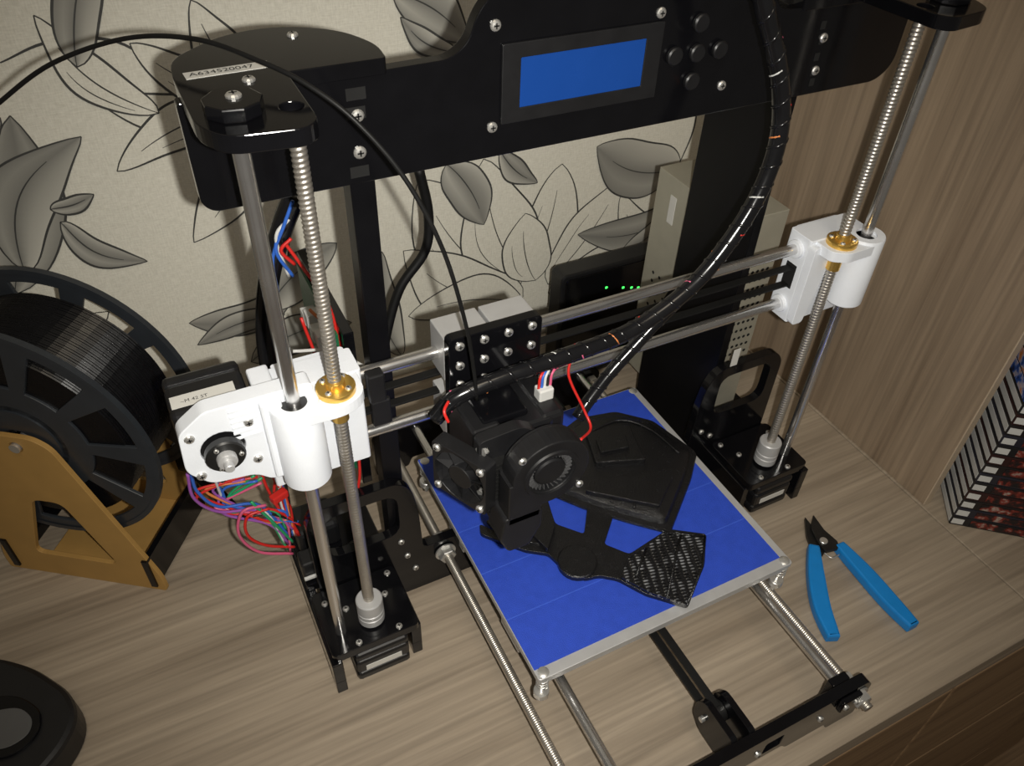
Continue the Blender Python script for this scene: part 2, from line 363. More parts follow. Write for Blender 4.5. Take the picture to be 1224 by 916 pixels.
fl=empty('floor',(0,0,-830));box('floor_boards',fl,WC,-1500,1500,-1600,WY+60,-850,-830,0)
# ================================================================= PRINTER
PR=empty('desktop_3d_printer',(108,120,-80))
L1,L2,R2,R1,YZ=-104,-80,296,320,113
o=[(-122,303),(-117,298),(325,298),(337,308),(337,353),(222,355),(206,383),(32,383),(24,374),(20,362),(10,355),(-122,353)]
prism('lcd_front_panel',PR,ACR,rpoly(o,[10,10,22,16,3,8,10,10,6,8,8,2]),'y',153,161,bev=.5)
lx0,lx1,lz0,lz1=39,137,317.5,358
prism('lcd_bezel',PR,PLA,rect(lx0-1,lx1+1,lz0-1,lz1+1,1),'y',151.2,153,[rect(lx0+10,lx1-10,lz0+7,lz1-7,.5)],bev=.4)
box('lcd_screen',PR,SCR,lx0+9.5,lx1-9.5,151.8,153.2,lz0+6.5,lz1-6.5,0)
for q in [(592,30),(588,152),(862,102),(790,15),(984,45),(974,84)]:
    p=onp(*q,1,153);screw(PR,p,(0,-1,0),3)
for q in [(427,138),(430,182)]: p=onp(*q,1,153);screw(PR,p,(0,-1,0),3.4)
for q in [(425,112),(430,205),(425,135)]:
    p=onp(*q,1,153);box('panel_slot',PR,HOL,p.x-5,p.x+5,152.6,153.5,p.z-3,p.z+3,0)
for q in [(840,28),(808,68),(835,64),(862,60),(828,98)]:
    p=onp(*q,1,150);cyl('menu_button',PR,PLA,(p.x,153,p.z),(p.x,149.5,p.z),5.2,bev=.8)
for q in [(984,30),(982,48),(976,68),(972,86),(970,98)]:
    p=onp(*q,1,153);box('panel_vent',PR,HOL,p.x-2,p.x+2,152.6,153.3,p.z-2.5,p.z+2.5,0)
def mir(pts): return [(216-x,y) for x,y in pts][::-1]
tp=[(-120,162),(-120,110),(-112,94),(-80,90),(-73,97),(-72,151),(-24,151),(-22,170),(-32,196),(-60,214),(-90,210),(-118,185)]
rr=[4,8,8,8,6,1,3,14,16,20,16,14]
prism('top_plate_left',PR,ACR,rpoly(tp,rr),'z',353,361,[circ(L2,YZ,5.2)],bev=.5)
prism('top_plate_right',PR,ACR,rpoly(mir(tp),rr[::-1]),'z',353,361,[circ(R2,YZ,5.2)],bev=.5)
for sx,x in ((1,L1),(-1,R1)):
    prism('rod_cap',PR,ACR,circ(x+sx*1,YZ+3,12.5,9),'z',361,367,bev=.8)
    screw(PR,(x+sx*2,YZ+4,367),(0,0,1),3.4);screw(PR,(x+sx*14,YZ+34,361),(0,0,1),3)
    screw(PR,(x+sx*47,196,361),(0,0,1),2.8)
box('serial_label',PR,LAB,-115,-77,158.5,166.5,361,361.25,0,rot=2)
text('serial_label_text',PR,'A634520047',5.6,(-113,160.3,361.4),(1,.03,0),(-.03,1,0),INK)
box('left_upright',PR,ACD,-46,-32,161,176,-80,353,.6)
prism('right_side_plate',PR,ACD,rpoly([(161,-80),(161,353),(225,353),(239,300),(239,90),(260,40),(260,-80)],4),'x',256,264)
hl=[(-108,-80),(-108,46),(-100,58),(-38,58),(-28,46),(-24,20),(-22,-28),(238,-28),(240,20),(244,46),(254,60),(316,60),(326,48),(326,-80)]
prism('lower_frame_plate',PR,ACR,rpoly(hl,[2,12,10,10,12,6,6,6,6,12,10,10,12,2]),'y',153,161,
      [rect(258,314,5,50,12),rect(-96,-40,0,46,12),rect(40,170,-68,-42,4)])
for q in [(-40,-10),(-36,-30),(-30,-50),(250,-12),(262,-22)]: screw(PR,(q[0],153,q[1]),(0,-1,0),2.6)
def zbr(sx,xc,tag):
    X=lambda d:xc+sx*d
    def bx(n,m,a,b,*r,**k):
        x0,x1=sorted((X(a),X(b)));return box(n,PR,m,x0,x1,*r,**k)
    prism('motor_plate_'+tag,PR,ACR,rpoly([(X(-36),94),(X(31),94),(X(31),152),(X(-36),152)],5),'z',-41,-33,bev=.5)
    bx('motor_plate_rear_'+tag,ACR,-36,31,161,228,-41,-33)
    bx('bracket_outer_plate_'+tag,ACR,-38,-30,92,232,-66,-41)
    bx('bracket_outer_foot_'+tag,ACR,-38,-30,92,104,-80,-64)
    bx('bracket_outer_foot_b_'+tag,ACR,-38,-30,215,232,-80,-64)
    bx('bracket_inner_plate_'+tag,ACR,25,33,98,232,-66,-41)
    bx('bracket_inner_foot_'+tag,ACR,25,33,98,110,-80,-64)
    bx('bracket_inner_foot_b_'+tag,ACR,25,33,215,232,-80,-64)
    bx('z_motor_body_'+tag,MOT,-21,21,92,134,-66,-50,bev=3)
    bx('z_motor_cap_'+tag,MOT,-21,21,92,134,-76,-66,bev=3)
    bx('z_motor_cap_b_'+tag,MOT,-21,21,92,134,-50,-41,bev=3)
    bx('z_motor_label_'+tag,LAB,-14,14,91.6,92.2,-63,-57,bev=0)
    for a,b in ((-15,98),(16,98),(16,129),(-15,129),(-28,140),(24,146),(10,170),(-20,200),(20,215)): screw(PR,(X(a),b,-33),(0,0,1),2.5)
    lathe('shaft_coupler_'+tag,PR,CPL,[(9,0),(9.8,.8),(9.8,7),(9,7.6),(9.8,8.2),(9.8,12),(9,12.6),(9.8,13.2),(9.8,24),(9,25)],(xc,YZ,-31),(0,0,1),28)
    cyl('motor_shaft_'+tag,PR,CHR,(xc,YZ,-41),(xc,YZ,-31),2.5)
zbr(1,L2,'left');zbr(-1,R2,'right')
box('switch_block',PR,PLA,-116,-92,166,182,-33,-14,2);box('switch_block',PR,PLA,-112,-78,190,222,-33,-8,4)
cyl('black_knob',PR,PLA,(-72,172,-33),(-72,172,-22),9,bev=2)
box('zip_tie',PR,WIRE['white'],-116,-94,163.5,165.8,-30,-27,.5)
for nm,x in (('left',L1),('right',R1)): cyl('z_smooth_rod_'+nm,PR,CHR,(x,YZ,-40),(x,YZ,356),4)
for nm,x in (('left',L2),('right',R2)): thread('z_lead_screw_'+nm,PR,THR,(x,YZ,-20),(x,YZ,352),4.1,2.6,.9)
# --- X axis
YX,ZU,ZL=133,188,139
cyl('x_smooth_rod_upper',PR,CHR,(-108,YX,ZU),(322,YX,ZU),4);cyl('x_smooth_rod_lower',PR,CHR,(-108,YX,ZL),(322,YX,ZL),4)
def belt(n,a,b,z): box(n,PR,RUB,a,b,YX-3,YX+3,z-.8,z+.8,.2)
belt('x_belt_upper',-145,300,172);belt('x_belt_lower',-145,300,157)
lathe('left_bearing_housing',PR,WHT,[(4.4,0),(13,0),(14,1),(14,58),(13.4,59),(7.6,59),(7.6,57),(4.4,57)],(L1,YZ,140.5),(0,0,1),40)
lathe('left_bearing_seal',PR,DRK,[(4.2,0),(7.4,0),(7.4,1),(4.2,1)],(L1,YZ,197.8),(0,0,1),24)
prism('left_nut_flange',PR,WHT,rpoly([(L1-4,100),(L2+2,99),(L2+15,106),(L2+15,150),(L1-4,150)],[2,8,8,3,2]),'z',191,198.6,[circ(L2,YZ,5.3)])
prism('left_rod_block',PR,WHT,rpoly([(-122,124),(L2+18,124),(L2+18,146),(-122,146)],2),'z',126,199.3)
prism('x_motor_bracket',PR,WHT,rpoly([(-114,207),(-150,207),(-165,196),(-167,168),(-156,154),(-132,151),(-124,143),(-92,141),(-92,207)],[3,3,4,5,5,5,3,2,3]),'y',116,127,[circ(-145,178,12)],bev=.6)
box('bracket_rib',PR,WHT,-122,-110,112,146,146,204,1.5)
for z in range(0,6): box('bracket_ridge',PR,WHT,-138,-123,114.8,116.2,182+z*4,183.6+z*4,.3)
box('x_motor_body',PR,MOT,-166,-124,136,154,158,200,3);box('x_motor_cap_f',PR,MOT,-166,-124,127.2,136,158,200,3);box('x_motor_cap_b',PR,MOT,-166,-124,154,163,158,200,3)
box('x_motor_label',PR,LAB,-164,-130,133,143,200,200.3,0)
text('x_motor_label_text',PR,'~M 42 5T',3.6,(-159,136,200.4),(1,0,0),(0,1,0),INK)
for a,b in ((-160,192),(-129,192),(-160,163),(-129,163)): screw(PR,(a,116,b),(0,-1,0),2.8)
lathe('x_motor_face',PR,MOT,[(0.1,0),(11.9,0),(11.9,8)],(-145,118.5,178),(0,1,0),32)
lathe('x_pulley',PR,ALU,[(0.1,0),(2.2,0),(2.6,.4),(2.6,5),(5.0,5.4),(5.4,6),(5.4,14)],(-145,99,178),(0,1,0),24)
lathe('x_pulley_hub',PR,DRK,[(0.1,0),(10,0),(10.8,1),(10.8,5),(9.5,6)],(-145,108.5,178),(0,1,0),24)
for a in range(3):
    t=a*2.1;screw(PR,(-145+8*math.cos(t),108.4,178+8*math.sin(t)),(0,-1,0),1.4,1)
for nm,x in (('left',L2),('right',R2)):
    z=199.0
    lathe('brass_nut_'+nm,PR,BRS,[(4.3,0),(11,0),(11,3.4),(10.4,3.8),(5.6,3.8),(5.2,7.5),(4.2,7.5)],(x,YZ,z),(0,0,1),30)
    cyl('brass_nut_body_'+nm,PR,BRS,(x,YZ,z-22),(x,YZ,z),5.1)
    for k in range(4): a=math.pi/4+k*math.pi/2;screw(PR,(x+8*math.cos(a),YZ+8*math.sin(a),z+3.8),(0,0,1),1.8,1.4)
lathe('right_bearing_housing',PR,WHT,[(4.4,0),(13,0),(14,1),(14,57),(13.4,58),(7.6,58),(7.6,56),(4.4,56)],(R1,YZ,143),(0,0,1),40)
prism('right_nut_flange',PR,WHT,rpoly([(R2-15,106),(R2-4,99),(R1+4,100),(R1+4,146),(R2-15,146)],4),'z',191,199,[circ(R2,YZ,5.3)])
prism('right_rod_block',PR,WHT,rpoly([(R2-20,122),(R1+10,122),(R1+10,144),(R2-20,144)],2),'z',127,200)
prism('right_idler_block',PR,WHT,rpoly([(R2-20,128),(R2-10,128),(R2-2,175),(R2-2,197),(R2-20,197)],3),'y',116,123)
for z in (ZU,ZL): cyl('rod_clamp_ring',PR,WHT,(R2-23,YX,z),(R2-19,YX,z),7)
box('idler_slot',PR,HOL,R2-20.6,R2-19.5,128,138,155,175,0)
# --- carriage
prism('carriage_plate',PR,ACR,rect(-12,50,124,211,4),'y',113,120,bev=.5)
for a,b in ((-12,18),(20,50)):
    for z in (ZU,ZL):
        prism('bearing_block',PR,ALU,rect(a,b,z-14,z+19,1),'y',120.2,142,bev=.8)
for x in (-5,11,27,43):
    for z in (205,190,175): screw(PR,(x,113,z),(0,-1,0),2.9)
for q in ((-5,135),(43,135)): screw(PR,(q[0],113,q[1]),(0,-1,0),2.9)
# --- extruder
box('extruder_motor_body',PR,MOT,-10,38,70,112,134,168,3)
box('extruder_motor_cap',PR,MOT,30,46,71,111,130,169,3)
box('extruder_feeder_block',PR,PLA,-14,4,74,112,128,172,2)
box('feeder_top_plate',PR,ACR,-6,24,78,108,168,173,1.5)
prism('idler_arm',PR,PLA,rpoly([(-16,176),(10,178),(22,170),(22,150),(-16,150)],4),'y',62,70)
box('heatsink_core',PR,DRK,-8,32,66,106,112,132,.5)
for i in range(9): box('heatsink_fin',PR,DRK,-10,34,60,108,110+i*2.6,111.2+i*2.6,.1)
for i in range(10): box('front_heatsink_fin',PR,DRK,-12,0,56,72,126+i*3.6,127.4+i*3.6,.1)
U=Vector((.45,-.89,0)).normalized();N=Vector((-.89,-.45,0)).normalized()
fo=(-22,70,146)
prism('axial_fan_frame',PR,PLA,rect(-20,20,-20,20,3),(U,Vector((0,0,1)),N),-5,5,[circ(0,0,18.5,32)],bev=.4,org=fo)
cyl('axial_fan_hub',PR,PLA,Vector(fo)+N*-4,Vector(fo)+N*4.2,8.5)
for k in range(7):
    a=2*math.pi*k/7;A=U*math.cos(a)+Vector((0,0,1))*math.sin(a);B=-U*math.sin(a)+Vector((0,0,1))*math.cos(a);c=Vector(fo)
    vs=[c+A*8-B*2-N*3,c+A*18-B*5-N*3,c+A*18+B*5+N*3,c+A*8+B*2+N*3]
    vs+=[v+N*.8 for v in vs];fromverts('fan_blade',PR,PLA,vs,[(0,1,2,3),(4,5,6,7),(0,1,5,4),(1,2,6,5),(2,3,7,6),(3,0,4,7)])
for a,b in ((-16,-16),(16,-16),(16,16),(-16,16)): screw(PR,Vector(fo)+U*a+Vector((0,0,b))+N*5,N,2.6)
for zz in (130,150,168): hexnut('fan_screw_nut',PR,ZNC,(-12,64,zz),(-.89,-.45,0),3.4,3)
BC=Vector((20,46,156))
body=[(25*math.cos(a),25*math.sin(a)) for a in [math.radians(d) for d in range(-100,181,8)]]+[(-27,0),(-27,-34),(-6,-34),(-5,-25)]
prism('blower_housing',PR,PLA,[Vector((a,b)) for a,b in body],'y',40,54,[circ(0,0,15,32)],bev=.8,org=(BC.x,0,BC.z))
prism('blower_back',PR,PLA,[Vector((a*.97,b*.97)) for a,b in body],'y',53,56,bev=.3,org=(BC.x,0,BC.z))
lathe('blower_ring',PR,PLA,[(15.2,0),(15.4,-1.2),(17.6,-1.2),(18.2,0)],(BC.x,40,BC.z),(0,1,0),36,caps=False)
lathe('blower_impeller_hub',PR,PLA,[(0.1,0),(9.0,0),(10.2,1),(10.2,11)],(BC.x,41,BC.z),(0,1,0),28)
for k in range(30):
    a=2*math.pi*k/30;A=Vector((math.cos(a),0,math.sin(a)));B=Vector((-math.sin(a),0,math.cos(a)));c=Vector((BC.x,42,BC.z))
    p1=c+A*11;p2=c+A*14.6+B*1.6;q=B*.35;vs=[p1-q,p1+q,p2+q,p2-q];vs+=[v+Vector((0,9,0)) for v in vs]
    fromverts('blower_blade',PR,DGR,vs,[(0,1,2,3),(4,5,6,7),(0,1,5,4),(1,2,6,5),(2,3,7,6),(3,0,4,7)])
for a,b in ((20,-18),(-20,20)): screw(PR,(BC.x+a,40,BC.z+b),(0,-1,0),2.4)
prism('air_duct',PR,PLA,rpoly([(-9,128),(16,128),(16,112),(8,96),(-6,96),(-12,110)],3),'y',40,58,bev=1)
cyl('heater_block_barrel',PR,BRS,(14,84,98),(14,84,112),4);box('heater_block',PR,ALU,4,24,76,92,100,110,.6)
lathe('nozzle',PR,BRS,[(.6,0),(3.5,4),(4,4),(4,8)],(14,84,92),(0,0,1),16)
pc=onp(652,466,2,174);box('white_connector',PR,WIRE['white'],pc.x-6,pc.x+4,pc.y-4,pc.y+4,168,177,1)
for i,c in enumerate(('red','blue','white','black','pink')):
    tube('motor_wire_'+c,PR,WIRE[c],[(pc.x-5+i*2,pc.y,176),(pc.x-2+i*2,pc.y+2,186),onp(668+i*4,428,1,100),onp(688,412,1,98)],.9)
tube('red_loop_wire',PR,WIRE['red'],[onp(684,425,1,96),onp(680,450,1,92),onp(698,490,1,82),onp(706,512,1,72),onp(694,526,1,60)],.9)
tube('red_wire_fan',PR,WIRE['red'],[onp(536,480,1,80),onp(531,492,1,75),onp(536,505,1,72)],.9)
def onl(l): return [onp(u,v,1,y) for u,v,y in l]
path=onl([(902,-60,118),(914,10,114),(930,80,110),(933,150,106),(915,215,103),(878,280,100),(826,343,98),(755,395,96),(670,428,95),(600,452,96),(545,475,98),(520,500,100)])
tube('main_cable_core',PR,GLO,path,5.3,14)
tube('main_cable_spiral_wrap',PR,GLO,helix(path,4.7,13),1.25,6,smoothpts=False)
h=helix(path,4.9,13,ph0=math.pi)
for k,i in enumerate(range(16,len(h)-8,17)):
    if k%5!=0: tube('exposed_wire_band',PR,WIRE[('orange','pink','white','red')[k%4]],h[i:i+4+k%3],.7,6,smoothpts=False)
p2=onl([(815,355,99),(790,380,98),(760,412,97),(730,445,95),(703,480,92),(690,500,88)])
tube('branch_cable',PR,GLO,p2,4.2,10);tube('branch_cable_wrap',PR,GLO,helix(p2,3.8,11),1.1,6,smoothpts=False)
# --- left rear wiring and board
box('control_board',PR,PCB,-62,-60,178,268,60,185,.2);box('control_board_mount',PR,ACR,-59,-52,170,275,50,190,.6)
for i,(y,z) in enumerate([(190,176),(202,172),(214,176),(188,158),(200,155),(196,140),(210,140),(190,120),(225,170)]):
    box('board_connector',PR,WIRE['white'],-72,-62,y-5,y+4,z-5,z+5,.6)
tube('left_cable_bundle',PR,GLO,onl([(352,235,190),(338,270,195),(322,330,200),(318,400,200),(328,470,190),(335,540,180)]),6.5,12)
tube('rear_black_cable',PR,RUB,onl([(500,200,300),(512,255,300),(508,300,298),(478,345,296),(462,400,290),(455,450,280)]),4,10)
for c,l in [('red',[(340,290,188),(362,320,186),(395,370,185),(408,440,180),(404,500,170)]),('blue',[(338,268,188),(330,300,186),(350,330,190)]),('white',[(345,262,186),(330,285,186),(345,330,190)]),
            ('blue',[(350,240,184),(340,268,184),(326,310,188),(332,350,190)]),('red',[(348,285,184),(336,300,184),(352,316,186)]),
            ('red',[(385,395,190),(398,440,185),(420,500,170),(430,560,165),(425,600,160)]),('red',[(360,380,190),(380,440,185),(352,440,180)]),('orange',[(372,440,185),(395,400,190),(370,370,195)]),('white',[(350,420,185),(395,420,185),(440,440,180)])]:
    tube('loose_wire_'+c,PR,WIRE[c],onl(l),1.1,8)
cols=['blue','purple','green','red','black','white','pink','orange']
for i in range(12):
    c=cols[i%8];a=random.uniform
    l=[(290+a(-40,30),568+a(-6,10),170),(245+a(-12,30),588+a(-6,14),175),(270+a(-5,40),612+a(-8,12),172),(320+a(-8,18),612+a(-12,14),168),(345+a(-6,14),650+a(-30,12),168)]
    tube('harness_wire_'+c,PR,WIRE[c],onl(l),1.0,7)
for c,l in [('blue',[(228,566,165),(236,588,166),(262,606,168),(310,604,168),(345,640,168)]),('purple',[(224,566,165),(232,596,166),(262,612,168),(312,612,168),(345,650,168)]),
            ('pink',[(318,604,166),(290,612,165),(286,640,165),(310,660,166),(350,662,168)]),('red',[(322,608,166),(296,618,165),(296,640,165),(318,652,166),(352,654,168)]),('green',[(300,600,166),(330,628,166),(350,648,168)])]:
    tube('harness_loop_'+c,PR,WIRE[c],onl(l),1.1,7)
for i in range(8):
    c=['red','red','blue','red','black','orange','white','red'][i];a=random.uniform
    tube('harness_wire_drop_'+c,PR,WIRE[c],onl([(330,520,178),(322+a(-12,18),560,172),(335+a(-12,12),600,170),(348+a(-6,10),640,168)]),1.1,7)
q=onp(333,592,1,160);box('terminal_plug',PR,WIRE['red'],q.x-6,q.x+6,156,162,q.z-3,q.z+3,1,rot=20)
box('x_endstop_switch',PR,PLA,-60,-50,118,126,175,196,1);box('x_belt_clip',PR,PLA,-58,-46,124,128,150,170,1)
# --- power supply
prism('power_supply_case',PR,PSU,rect(264.5,320,188,292,1),'z',-40,182,bev=.6)
hv=[];hf=[]
for i in range(9):
    for j in range(14):
        x=270+i*5.4;z=10+j*9;b=len(hv)
        for k in range(8): a=2*math.pi*k/8;hv.append((x+1.7*math.cos(a),187.6,z+1.7*math.sin(a)))
        hf.append(tuple(range(b,b+8)))
        if z<90:
            b=len(hv);yy=196+i*10
            for k in range(8): a=2*math.pi*k/8;hv.append((264.2,yy+1.8*math.cos(a),z+1.8*math.sin(a)))
            hf.append(tuple(range(b,b+8)))
fromverts('power_supply_vents',PR,HOL,hv,hf,recalc=False)
box('power_supply_label',PR,LAB,263.6,264.3,262,270,140,166,0)
box('white_sticker',PR,LAB,263,270,152.4,153,62,80,0)
# --- Y axis
XT=214
for nm,x in (('left',24),('right',202)): cyl('y_smooth_rod_'+nm,PR,CHR,(x,-88,-34),(x,292,-34),4)
for nm,x in (('left',-4),('right',XT)):
    thread('y_threaded_rod_'+nm,PR,THR,(x,-102,-42),(x,300,-42),4,1.6,.6,12)
    for y in (-98,-82,145,161.3,278,294): hexnut('rod_nut',PR,ZNC,(x,y,-42),(0,1,0))
    for y in (-91.2,-81.8,151.4,161): cyl('washer',PR,ZNC,(x,y-.8,-42),(x,y+.6,-42),9,bev=.2)
def ybar(nm,y0,y1,hs):
    prism(nm,PR,ACR,rpoly([(-18,-80),(14,-80),(18,-70),(60,-70),(66,-62),(150,-62),(156,-70),(194,-70),(198,-80),(226,-80),(226,-36),(220,-28),(-10,-28),(-18,-36)],3),'y',y0,y1,hs)
ybar('y_front_plate',-90.5,-82.5,[rect(70,90,-55,-40,2),rect(130,146,-55,-40,2)])
ybar('y_rear_plate',286,293.5,[])
for x in (8,100,128,185): screw(PR,(x-3,-90.5,-50),(0,-1,0),2.5)
for x in (24,202):
    box('rod_clamp_block',PR,ACR,x-8,x+8,-82.4,-76,-52,-28,1);box('rod_clamp_bar',PR,ACR,x-9,x+9,-95,-90.6,-44,-30,1)
    screw(PR,(x-5,-95,-38),(0,-1,0),2.4);screw(PR,(x+5,-95,-38),(0,-1,0),2.4)
for d in (-9,6): prism('y_idler_cheek',PR,ACR,rpoly([(-83,-60),(-83,-26),(-52,-26),(-46,-34),(-46,-50),(-56,-60)],4),'x',112+d,112+d+5)
cyl('y_idler_pulley',PR,DRK,(107,-56,-42),(118,-56,-42),8);cyl('y_idler_bolt',PR,ZNC,(100,-56,-42),(126,-56,-42),2.2)
box('y_belt_upper',PR,RUB,109.5,115.5,-56,280,-34.5,-33,.2);box('y_belt_lower',PR,RUB,109.5,115.5,-56,280,-51,-49.5,.2)
box('y_motor',PR,MOT,122,164,244,284,-70,-28,3)
prism('bed_carriage_plate',PR,ACR,rpoly([(6,12),(44,12),(60,85),(166,85),(182,12),(216,12),(216,208),(182,208),(166,135),(60,135),(44,208),(6,208)],6),'z',-23,-18)
for x in (24,202):
    for y in (60,160): box('y_bearing_block',PR,ALU,x-15,x+15,y-15,y+15,-44,-23.2,1)
prism('heated_bed_plate',PR,ALU,rect(0,220,0,220,3),'z',-4,-.6,bev=.4)
prism('bed_insulation',PR,ALU,rect(1,219,1,219,3),'z',-9.5,-4.1,bev=.4)
for i in range(5):
    a=8+i*42.2;box('tape_strip',PR,TAPE,.6,213.5,a+.2,min(a+42,219.5),-.6,.05+.05*(i%2),.05)
    if i: box('tape_seam',PR,TAPS,.6,213.5,a-.5,a+.3,-.5,.12,.02)
for x,y in ((5.5,4.5),(215,4.5),(5.5,215.5),(215,215.5)):
    lathe('bed_screw',PR,ZNC,[(4.0,0),(4.0,.6),(3,1.2),(1,1.4)],(x,y,-.6+.1),(0,0,1),20)
    tube('bed_spring',PR,ZNC,helix([(x,y,-18),(x,y,-10),(x,y,-4)],4.2,3.4),.55,6,smoothpts=False)
    cyl('bed_bolt',PR,ZNC,(x,y,-38),(x,y,-4),1.6);cyl('bed_wing_nut',PR,ZNC,(x,y,-30),(x,y,-24),5.5)
# --- printed parts on the bed
def poly_on(z,l): return [Vector((p.x,p.y)) for p in (onp(u,v,2,z) for u,v in l)]
PA=empty('plastic_print',(120,150,0))
sh=rpoly(poly_on(1,[(662,524),(690,502),(735,494),(780,505),(833,543),(826,575),(801,640),(752,627),(700,611),(654,592),(668,560)]),5,4)
def loft(name,par,m,outl,rings,ctr):
    vs=[];fs=[];n=len(outl);c=Vector(ctr)
    for (s,z) in rings:
        for p in outl: q=c+(p-c)*s;vs.append((q.x,q.y,z))
    for i in range(len(rings)-1):
        for k in range(n):
            k2=(k+1)%n;fs.append((i*n+k,i*n+k2,(i+1)*n+k2,(i+1)*n+k))
    fs.append(tuple(range(n)));fs.append(tuple((len(rings)-1)*n+k for k in range(n)))
    o=fromverts(name,par,m,vs,fs)
    o.data.shade_smooth()
    try:o.data.set_sharp_from_angle(angle=math.radians(22))
    except Exception: pass
    return o
cc=poly_on(1,[(748,565)])[0]
loft('shell_body',PA,PRT,sh,[(.98,.2),(1.0,2.5),(.985,4),(.90,4.6),(.86,8.5),(.82,9.5),(.60,11.5),(.2,12.2)],cc)
sh3=poly_on(14,[(700,520),(752,510),(762,534),(772,552),(712,556)]);prism('shell_raised_box',PA,PRT,rpoly(sh3,2),'z',9,17,bev=.8)
sh6=poly_on(17,[(712,527),(746,520),(752,537),(718,544)]);prism('shell_box_step',PA,PRT,rpoly(sh6,1.5),'z',16,20,bev=.6)
sh5=poly_on(13,[(704,576),(806,560),(803,574),(788,606),(748,598),(700,588)]);prism('shell_lower_plate',PA,PRT,rpoly(sh5,2),'z',9,14.5,bev=.8)
for l in ([(690,525),(738,503),(776,513),(812,542)],[(720,582),(732,600)],[(760,580),(758,608)]):
    tube('shell_ridge',PA,PRT,[onp(u,v,2,11)for u,v in l],1.1,8)
PB=empty('plastic_print.001',(60,60,0))
st=poly_on(2,[(573,628),(600,640),(655,602),(664,628),(698,640),(702,606),(733,618),(722,652),(752,664),(798,634),(844,640),(842,676),(822,727),(772,712),(738,694),(716,690),(700,694),(682,690),(655,664),(628,660),(600,650),(574,640)])
prism('strap_base',PB,PRT,rpoly(st,3),'z',.2,4,bev=.6)
c=onp(690,672,2,4);cyl('strap_disc',PB,PRT,(c.x,c.y,.2),(c.x,c.y,6),15,bev=1)
ri=poly_on(4.5,[(794,637),(843,641),(840,677),(821,725),(776,710),(742,692),(750,668),(772,656)])
prism('unfinished_wing',PB,RGH,rpoly(ri,1.5),'z',3.9,6.6,bev=.3)
for l in ([(795,637),(843,641)],[(843,641),(840,677),(821,724)],[(814,640),(808,665),(797,716)],[(772,656),(760,690)]): tube('wing_edge',PB,PRT,[onp(u,v,2,7)for u,v in l],1.0,6,smoothpts=False)
tab=poly_on(8,[(636,594),(654,596),(664,628),(655,658),(636,640)]);prism('strap_tab',PB,PRT,rpoly(tab,2),'z',4,9,bev=.6)
tb=poly_on(5,[(580,624),(634,602),(652,652),(604,646)]);prism('strap_base_block',PB,PRT,rpoly(tb,2),'z',3.8,6,bev=.4)
# ================================================================= SPOOL
Nn=Vector((.581,.814,0));Uu=Vector((-.814,.581,0));Zz=Vector((0,0,1));C0=Vector((-218,240,0))
SPF=(Uu,Zz,Nn)
SH=empty('spool_holder',(-260,310,-80))
def afr(n,s0,m):
    out=rpoly([(0,-80),(140,-80),(140,-62),(96,82),(84,90),(56,90),(44,82),(0,-62)],[3,3,10,14,6,6,14,10])
    prism(n,SH,m,out,SPF,s0,s0+4,[rpoly([(34,-52),(106,-52),(82,20),(58,20)],8),circ(70,79.5,5)],bev=.3,org=C0)
afr('front_side_board',0,MDF);afr('rear_side_board',88,MDF)
prism('base_board',SH,MDF,rect(30,110,4.2,87.8),(Uu,Nn,Zz),-79.8,-74,bev=.3,org=C0)
lathe('spool_axle',SH,ZNC,[(4,0),(4,96)],C0+Uu*70+Zz*79.5-Nn*2,Nn,20)
for u0 in (6,128): prism('cross_brace',SH,ACR,[Vector((u0,-74)),Vector((u0+5,-74)),Vector((u0+5,-40)),Vector((u0,-40))],SPF,-2,94,bev=.3,org=C0)
prism('black_support_leg',SH,ACR,rpoly([(-34,-80),(-22,-80),(6,-22),(14,-22),(14,10),(4,10),(-14,-40)],3),SPF,80,87,bev=.3,org=C0)
SP=empty('filament_spool',(-240,310,80))
SC0=C0+Uu*70+Zz*79.5
def flange(n,s0):
    hs=[circ(0,0,12)]
    for k in range(10):
        a0=2*math.pi*k/10+.10;a1=2*math.pi*(k+1)/10-.10;q=[]
        for j in range(7): a=a0+(a1-a0)*j/6;q.append(Vector((90*math.cos(a),90*math.sin(a))))
        for j in range(7): a=a1+(a0-a1)*j/6;q.append(Vector((52*math.cos(a),52*math.sin(a))))
        hs.append(q)
    prism(n,SP,SPL,circ(0,0,100,72),SPF,s0,s0+3,hs,bev=.6,org=SC0)
    lathe(n+'_rim',SP,SPL,[(97,0),(101,0),(101,4.5),(97,4.5)],SC0+Nn*(s0-.8),Nn,72,caps=False)
    lathe(n+'_hub',SP,SPL,[(12,-1.5),(30,-1.5),(30,0),(34,0)],SC0+Nn*s0,Nn,40,caps=False)
flange('front_flange',7);flange('rear_flange',74)
prof=[(12,0)]
for i in range(33): prof+=[(79.8+(i%3)*.2,i*2.0),(80.4+(i%3)*.2,i*2.0+1)]
prof+=[(12,66)]
lathe('wound_filament',SP,FIL,prof,SC0+Nn*9,Nn,72,smooth=False,caps=False)
FS=empty('filament_strand',(-100,150,300))
fil=[onp(-40,160,1,250),onp(0,122,1,240),onp(62,76,1,225),onp(150,46,1,200),onp(235,47,1,170),onp(310,73,1,140),onp(365,100,1,120),onp(425,145,1,105),onp(485,215,1,96),onp(530,300,1,92),onp(556,385,1,92),onp(566,440,1,93),onp(570,478,1,93)]
tube('strand',FS,RUB,[SC0+Nn*40+Uu*82+Zz*10,SC0+Nn*38+Uu*95+Zz*110]+fil,1.15,8)
